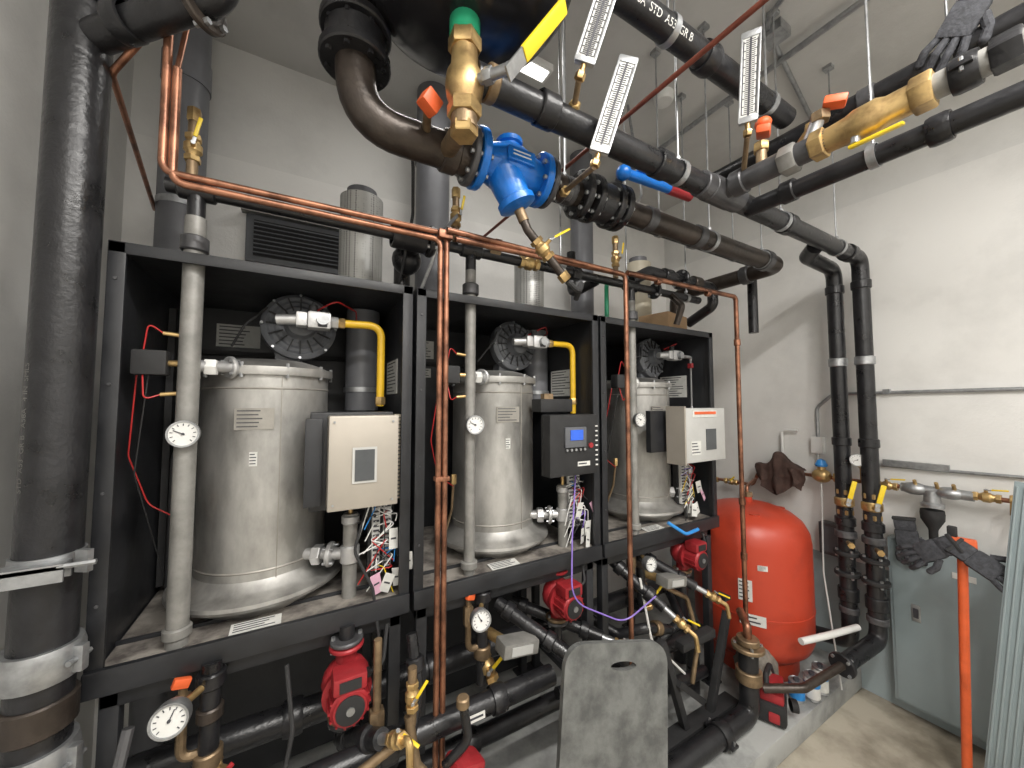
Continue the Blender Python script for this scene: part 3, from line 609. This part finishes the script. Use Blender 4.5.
g.tube([(1.75,1.6,zc),(1.75,1.5,3.0),(1.5,1.4,2.75)],.008,GALV,.15)
g.box((2.05,.9,zc-.01),(.10,.10,.05),GALV);g.done('ceiling_conduit')
g=G();g.lathe((1.9,1.45,HC),(0,0,-1),[(0,.06),(.03,.06),(.05,.05),(.055,0)],WHT,24);g.done('smoke_detector')

# thermometers
def thermo(tip,top,well):
    g=G();tip=V(tip);top=V(top);a=(top-tip);L=a.length;a.normalize()
    n=V((-tip.x,-tip.y,-.6)).normalized();n=(n-a*n.dot(a)).normalized();x=a.cross(n);R=Matrix((x,a,n)).transposed()
    m0=tip+a*.04
    g.cyl(tip,m0,.009,BR,12);g.hexn(tip+a*.01,a,.015,.02,BR);g.cyl(tip,V(well),.009,BRD,12);g.hexn(V(well),V(well)-tip,.018,.03,BR)
    cL=L-.035;c=m0+a*cL/2;w=.058
    g.box(c,(w,cL,.014),ALU,R,.006)
    for s in (-1,1):g.box(c+x*s*w*.46+n*.008,(w*.12,cL*.96,.010),GALV,R,.002)
    g.box(c+n*.0072+a*cL*.46,(w,cL*.07,.012),GALV,R,.003);g.box(c+n*.0072-a*cL*.46,(w,cL*.07,.012),GALV,R,.003)
    g.box(c+n*.0085,(w*.78,cL*.86,.002),PAP,R);g.box(c+n*.010,(.006,cL*.84,.002),INK,R)
    for i in range(38):
        q=c+n*.010+a*(cL*.80*(i/37-.5));ww=.011 if i%4 else .0165
        for s in (-1,1):g.box(q+x*s*(.003+ww/2),(ww,.0024,.001),INK,R)
    for s in (-1,1):g.box(c+n*.0098+x*s*.0205,(.003,cL*.80,.001),INK,R)
    g.done('stick_thermometer')
thermo((.655,.775,2.66),(.705,.70,2.90),(.69,.84,2.64));thermo((.745,.815,2.46),(.842,.765,2.80),(.80,1.03,2.51));thermo((1.34,.685,2.69),(1.31,.645,3.02),(1.45,.76,2.63))

# ---------------------------------------------------------------- expansion tank
g=G();tx,ty=2.585,1.40
g.lathe((tx,ty,.121),(0,0,1),[(0,0),(0,.24),(.01,.245),(.14,.245),(.15,.24)],ORT,48)
g.lathe((tx,ty,.20),(0,0,1),[(0,.18),(.03,.26),(.08,.31),(.13,.328),(.30,.330),(.302,.333),(.31,.333),(.312,.330),(.69,.330),(.75,.322),(.81,.293),(.855,.24),(.885,.16),(.90,.07),(.905,0)],ORT,64)
g.cyl((tx,ty,1.09),(tx,ty,1.15),.028,ORT);g.hexn((tx,ty,1.15),(0,0,1),.035,.03,BRD);g.tube([(tx,ty,1.15),(tx,ty,1.20),(tx+.3,ty+.1,1.20)],.011,CU2,.03)
for s in (-1,1):g.lathe((tx+s*.15,ty-.12,1.06),(0,0,1),[(-.03,.03),(.012,.03),(.012,.012),(0,0)],ORT,16)
for a,w,h,z in ((-2.72,.07,.12,.66),(-2.45,.05,.03,.80)):
    n=V((math.cos(a),math.sin(a),0));g.label(V((tx,ty,z))+n*.332,w,h,n,5)
a=-2.62;n=V((math.cos(a),math.sin(a),0));g.label(V((tx,ty,.50))+n*.332,.13,.06,n,2)
g.done('expansion_tank')

# ---------------------------------------------------------------- right wall services
g=G();xw=2.96
g.tube([(xw,2.1,1.13),(xw,1.56,1.14),(xw,1.50,1.27),(xw,-.1,1.29)],.0115,CU2,.04)
g.bvalve((xw,1.72,1.135),(0,1,0),.020,.10,BR,(-1,0,0),(0,-.6,.6),.07,YEL);g.hexn((xw,1.85,1.13),(0,1,0),.022,.05,BR)
g.ball((xw,1.13,1.28),.045,BR,(1,1.2,1));g.hexn((xw,1.05,1.28),(0,1,0),.030,.03,BR);g.cyl((xw,1.13,1.28),(xw,1.13,1.36),.022,BR,12);g.lathe((xw,1.13,1.34),(0,0,1),[(0,.03),(.01,.034),(.04,.02),(.05,0)],BLW,16)
g.cyl((xw,.93,1.28),(xw,.93,1.36),.008,BR);g.gauge((xw-.13,.905,1.42),(-.95,-.3,0),.036,.02,1.2);g.cyl((xw,.93,1.36),(xw-.12,.91,1.39),.007,BR)
g.ball((xw,.71,1.28),.042,GALV,(1,1.4,.8));g.ball((xw,.58,1.28),.040,GALV,(1,1.4,.8));g.cyl((xw,.76,1.28),(xw,.50,1.28),.025,GALV);g.lathe((xw,.645,1.28),(0,0,-1),[(0,.03),(.06,.034),(.07,.045),(.085,.045),(.09,.02)],GALV,20)
for yy in (.70,.62,.56):g.cyl((xw,yy,1.28),(xw-.035,yy,1.33),.008,BR,10)
g.bvalve((xw,.82,1.275),(0,1,0),.020,.09,BR,(-.3,0,1),(0,-1,.1),.08,YEL);g.bvalve((xw,.46,1.285),(0,1,0),.020,.09,BR,(-.3,0,1),(0,-1,.1),.07,YEL)
g.bvalve((xw,.34,1.29),(0,1,0),.022,.10,BR,(-.8,0,.4),(0,-.4,-1),.05,BRD);g.tube([(xw,.38,1.29),(xw-.03,.38,1.22)],.011,BR)
g.done('copper_makeup_water_line')
g=G();g.lathe((2.95,.645,1.18),(0,0,-1),[(0,.0),(0,.045),(.02,.047),(.05,.045),(.10,.02),(.11,.018),(.24,.018),(.24,0)],BLKM,24);g.done('air_gap_funnel')
g=G();g.tube([(3.035,1.17,1.50),(3.035,1.17,1.72),(3.035,1.08,1.81),(3.035,-1.0,1.84)],.010,GALV,.06);g.tube([(3.035,.88,1.38),(3.035,.45,1.39),(3.035,-.2,1.41)],.009,GALV,.02)
g.box((3.03,.72,1.40),(.025,.26,.035),GALV);g.box((3.03,1.17,1.47),(.04,.07,.11),WHT,bev=.006)
g.tube([(3.02,1.17,1.42),(2.95,1.13,1.2),(2.85,1.10,.7),(2.70,.98,.13)],.005,LGR,.2,8);g.tube([(3.02,1.38,1.40),(3.02,1.38,1.56),(3.02,1.28,1.56)],.009,WHT,.03)
g.box((3.035,.82,1.82),(.03,.03,.03),GALV);g.done('electrical_conduit')
g=G();g.box((3.01,.62,.53),(.08,.43,.90),PNL,bev=.006);g.box((2.966,.62,.53),(.008,.40,.87),PNL,bev=.003);g.box((2.9605,.73,.60),(.005,.035,.09),GALV,bev=.001);g.box((2.957,.73,.60),(.005,.02,.05),INK)
g.box((2.961,.55,.86),(.002,.08,.03),PAP);g.done('electrical_panel')
g=G();g.box((3.0,1.09,.88),(.08,.14,.20),GPI,bev=.006);g.box((2.958,1.09,.88),(.004,.11,.16),DGR);g.done('junction_box')
g=G();a=V((2.70,.53,.0));b=V((2.69,.50,1.06));d=(b-a).normalized()
g.cyl(a,b,.017,ORG,16);g.hexn(b,d,.026,.06,BLKM);g.box(b+d*.04,(.035,.09,.05),ORG,(0,0,10),.008);g.box(b+d*.085+V((0,.03,0)),(.03,.03,.05),BLKM,bev=.005);g.box(a+d*.5,(.036,.02,.12),ORG,(0,0,0),.008);g.cyl(a,a+d*.05,.022,BLKM)
g.done('long_handled_pipe_wrench')
def glove(c,up,n,s,sp=1.):
    g=G();up=V(up).normalized();n=V(n).normalized();x=up.cross(n).normalized();n=x.cross(up);c=V(c)
    R=Matrix((x,up,n)).transposed()
    g.box(c,(.09*s,.10*s,.032*s),GLV,R,.014*s);g.box(c+up*.075*s,(.082*s,.06*s,.04*s),GLV,R,.012*s);g.box(c+up*.105*s,(.088*s,.014*s,.044*s),BLKM,R,.004)
    for i,l in enumerate((.065,.08,.085,.07)):
        p=c-up*.045*s+x*(-.034+i*.0225)*s;q=p-up*l*.55*s+x*(-.012+i*.008)*s*sp+n*.004;r=q-up*l*.45*s-n*.016*s
        g.tube([p,q,r],.0115*s,GLV,.01,10);g.ball(r,.0113*s,GLV)
    p=c+x*.042*s+up*.01*s;q=p+x*.03*s-up*.035*s;r=q+x*.006*s-up*.03*s;g.tube([p,q,r],.0135*s,GLV,.01,10);g.ball(r,.0133*s,GLV)
    g.done('work_glove')
glove((2.93,.74,1.0),(0,.1,1),(-1,-.2,0),1.05)
glove((2.67,.60,1.035),(0,-.75,.55),(-1,-.2,.4),1.0);glove((2.66,.43,1.03),(.1,.8,.5),(-1,-.2,.5),1.0)
glove((1.77,.26,2.95),(.0,-.5,.8),(-1,-.1,-.3),1.0)
def cloth():
    g=G();nu,nv=30,40;vs=[];fs=[]
    for j in range(nv+1):
        t=j/nv*2-1
        for i in range(nu+1):
            u=i/nu-.5;w=.30*(1-.2*abs(t))+.04*math.sin(t*3)
            k=abs(t);fold=.020*math.sin(u*20+t*2)*k+.009*math.sin(u*43+1)*k
            ln=(.16+.04*math.sin(u*8+1))*(.8 if t<0 else 1)
            top=.10*math.exp(-((u+.02)/.20)**2)+.012*math.sin(u*14)
            if k<.2: x=-.035*(t/.2);z=top*math.sqrt(max(0,1-(k/.2)**2))+.02
            else: x=-math.copysign(.035,t);z=-(k-.2)/.8*ln+.02
            nn=noise.noise(V((u*6,t*3,3)))*.02
            vs.append((xw-.02+x-fold-abs(nn) if t>0 else xw-.0+x*.5+fold*.2,1.36+u*w+nn+.02*k*math.sin(u*6),1.29+z+nn*.8))
    for j in range(nv):
        for i in range(nu):
            a=j*(nu+1)+i;fs.append([a,a+1,a+nu+2,a+nu+1])
    g.add(vs,fs,RAG)
    o=g.done('brown_rag',None,3.);m=o.modifiers.new('s','SOLIDIFY');m.thickness=.006;m=o.modifiers.new('d','SUBSURF');m.levels=1;m.render_levels=1
cloth()
g=G();R=Matrix.Rotation(math.radians(6),3,'X')
c=V((2.62,.235,.71));g.box(c,(.012,.34,1.40),PNL,R,.003)
for i in range(17):g.box(c+R@V((-.008,-.16+i*.02,0)),(.010,.007,1.36),PNL,R,.002)
g.done('ribbed_metal_panel')

def board():
    w,h,t,rc=.40,.95,.022,.07
    bm=bmesh.new();pts=[]
    for cxx,cyy,a0 in ((w/2-rc,h-rc,0),(-w/2+rc,h-rc,90),(-w/2+.02,.02,180),(w/2-.02,.02,270)):
        r=rc if cyy>.5 else .02
        for k in range(7):
            a=math.radians(a0+15*k);pts.append((cxx+r*math.cos(a),cyy+r*math.sin(a)))
    hole=[(.02+.050*math.cos(2*math.pi*k/20)*1.0,h-.07+.014*math.sin(2*math.pi*k/20)) for k in range(20)]
    o=[bm.verts.new((x,0,y)) for x,y in pts];hh=[bm.verts.new((x,0,y)) for x,y in hole]
    es=[bm.edges.new((o[i],o[(i+1)%len(o)])) for i in range(len(o))]+[bm.edges.new((hh[i],hh[(i+1)%20])) for i in range(20)]
    bmesh.ops.triangle_fill(bm,use_beauty=True,edges=es)
    r=bmesh.ops.extrude_face_region(bm,geom=bm.faces[:]);bmesh.ops.translate(bm,vec=(0,t,0),verts=[e for e in r['geom'] if isinstance(e,bmesh.types.BMVert)])
    bmesh.ops.recalc_face_normals(bm,faces=bm.faces[:])
    me=bpy.data.meshes.new('kneeling_board');bm.to_mesh(me);bm.free();me.materials.append(KNE)
    ob=bpy.data.objects.new('kneeling_board',me);bpy.context.collection.objects.link(ob)
    ob.location=(.785,.84,.01);ob.rotation_euler=(math.radians(-9),math.radians(9),math.radians(-12))
board()
# ---------------------------------------------------------------- clutter
g=G();c=V((2.20,1.10,.24))
g.box(c+V((0,0,-.06)),(.22,.13,.10),BLKM,(0,0,25),.02);g.box(c+V((.0,0,.01)),(.19,.11,.05),RED,(0,0,25),.015);g.box(c+V((-.06,-.04,-.07)),(.09,.05,.05),RED,(0,0,25),.01)
g.tube([c+V((-.08,-.02,.03)),c+V((-.05,0,.09)),c+V((.05,.03,.09)),c+V((.09,.04,.03))],.013,BLKM,.03);g.cyl(c+V((.04,-.07,-.05)),c+V((.06,-.09,-.05)),.03,BLKM);g.done('cordless_tool_charger')
def can(x,y,mt,h=.11):
    g=G();g.lathe((x,y,.121),(0,0,1),[(0,0),(0,.036),(.004,.038),(.008,.036),(h-.008,.036),(h-.004,.038),(h,.036),(h-.003,.033),(h-.003,0)],GALV,28);g.lathe((x,y,.135),(0,0,1),[(0,.0362),(0,.037),(h-.03,.037),(h-.03,.0362)],mt,28)
    g.lathe((x,y,.121+h*.55),(0,0,1),[(0,.0372),(.02,.0372)],BLW,28);g.lathe((x,y,.121+h),(0,0,1),[(-.003,.014),(.012,.014),(.012,0)],INK,14);g.done('primer_can')
can(2.50,1.04,WHT,.13);can(2.60,1.04,PAP,.14);can(2.42,1.08,BLW,.10)
def sack(c,s,mt,name):
    g=G();g.ball(c,1,mt,s,28)
    for i in range(len(g.v)):
        v=V(g.v[i]);d=noise.noise(v*14)*.03+noise.noise(v*30)*.012;o=(v-V(c)).normalized();v=v+o*d;v.z=max(v.z,.121);g.v[i]=tuple(v)
    g.done(name,None,2.5)
sack((2.28,1.22,.28),(.13,.09,.10),mat('grey_brown_sack',(.22,.20,.17),.9,0,.3,20,.3,60),'crumpled_rag_pile')
g=G();g.tube([(2.35,1.02,.48),(2.55,.97,.48),(2.80,.93,.47)],.017,WHT,.05);g.tube([(2.15,1.22,.15),(2.6,1.25,.15)],.02,GPI);g.done('loose_pvc_pipe')
g=G();g.box((.55,1.25,.25),(.16,.14,.22),DGR,bev=.01);g.box((.55,1.178,.27),(.12,.004,.1),LGR);g.cyl((.55,1.25,.36),(.55,1.25,.40),.02,BLKM);g.done('condensate_pump')

# ---------------------------------------------------------------- lights
EM=bpy.data.materials.new('key_and_fill_diffuser');EM.use_nodes=True;bb=EM.node_tree.nodes['Principled BSDF'];bb.inputs['Emission Color'].default_value=(1,.97,.92,1);bb.inputs['Emission Strength'].default_value=3
def lamp(x,y,z,L,e,rz=0,w=.12):
    g=G();R=Matrix.Rotation(rz,3,'Z');g.box((x,y,z+.025),(L,w,.04),WHT,R,.004);g.box((x,y,z+.003),(L-.04,w-.03,.006),EM,R)
    for s in (-1,1):
        p=V((x,y,z+.045))+R@V((s*L*.4,0,0));g.cyl(p,V((p.x,p.y,HC)),.003,GALV,8)
    g.done('key_and_fill_fixture')
    ld=bpy.data.lights.new('key_and_fill_strip','AREA');ld.shape='RECTANGLE';ld.size=L-.05;ld.size_y=w-.04;ld.energy=e;ld.color=(1,.97,.925)
    lo=bpy.data.objects.new('key_and_fill_light',ld);lo.location=(x,y,z-.006);lo.rotation_euler=(0,0,rz);bpy.context.collection.objects.link(lo)
lamp(.9,-.40,3.42,1.2,72,0,.10);lamp(.1,-1.3,3.42,1.2,66,0,.16);lamp(2.0,-1.6,3.42,1.2,30,0,.16);lamp(.7,1.62,3.56,.9,6,0,.10)  # first strip follows the wall shadows; the other three are added fill
w=bpy.data.worlds.new('World');bpy.context.scene.world=w;w.use_nodes=True;w.node_tree.nodes['Background'].inputs[0].default_value=(.8,.85,.9,1);w.node_tree.nodes['Background'].inputs[1].default_value=.2

cam=bpy.data.cameras.new('camera');cam.sensor_width=36;cam.lens=370/1024*36;cam.clip_start=.02
co=bpy.data.objects.new('camera',cam);co.location=(0,0,1.75);co.rotation_euler=(math.radians(93),0,math.radians(-29.5));bpy.context.collection.objects.link(co)
bpy.context.scene.camera=co
bpy.context.scene.view_settings.view_transform='Standard'
bpy.context.scene.view_settings.exposure=0
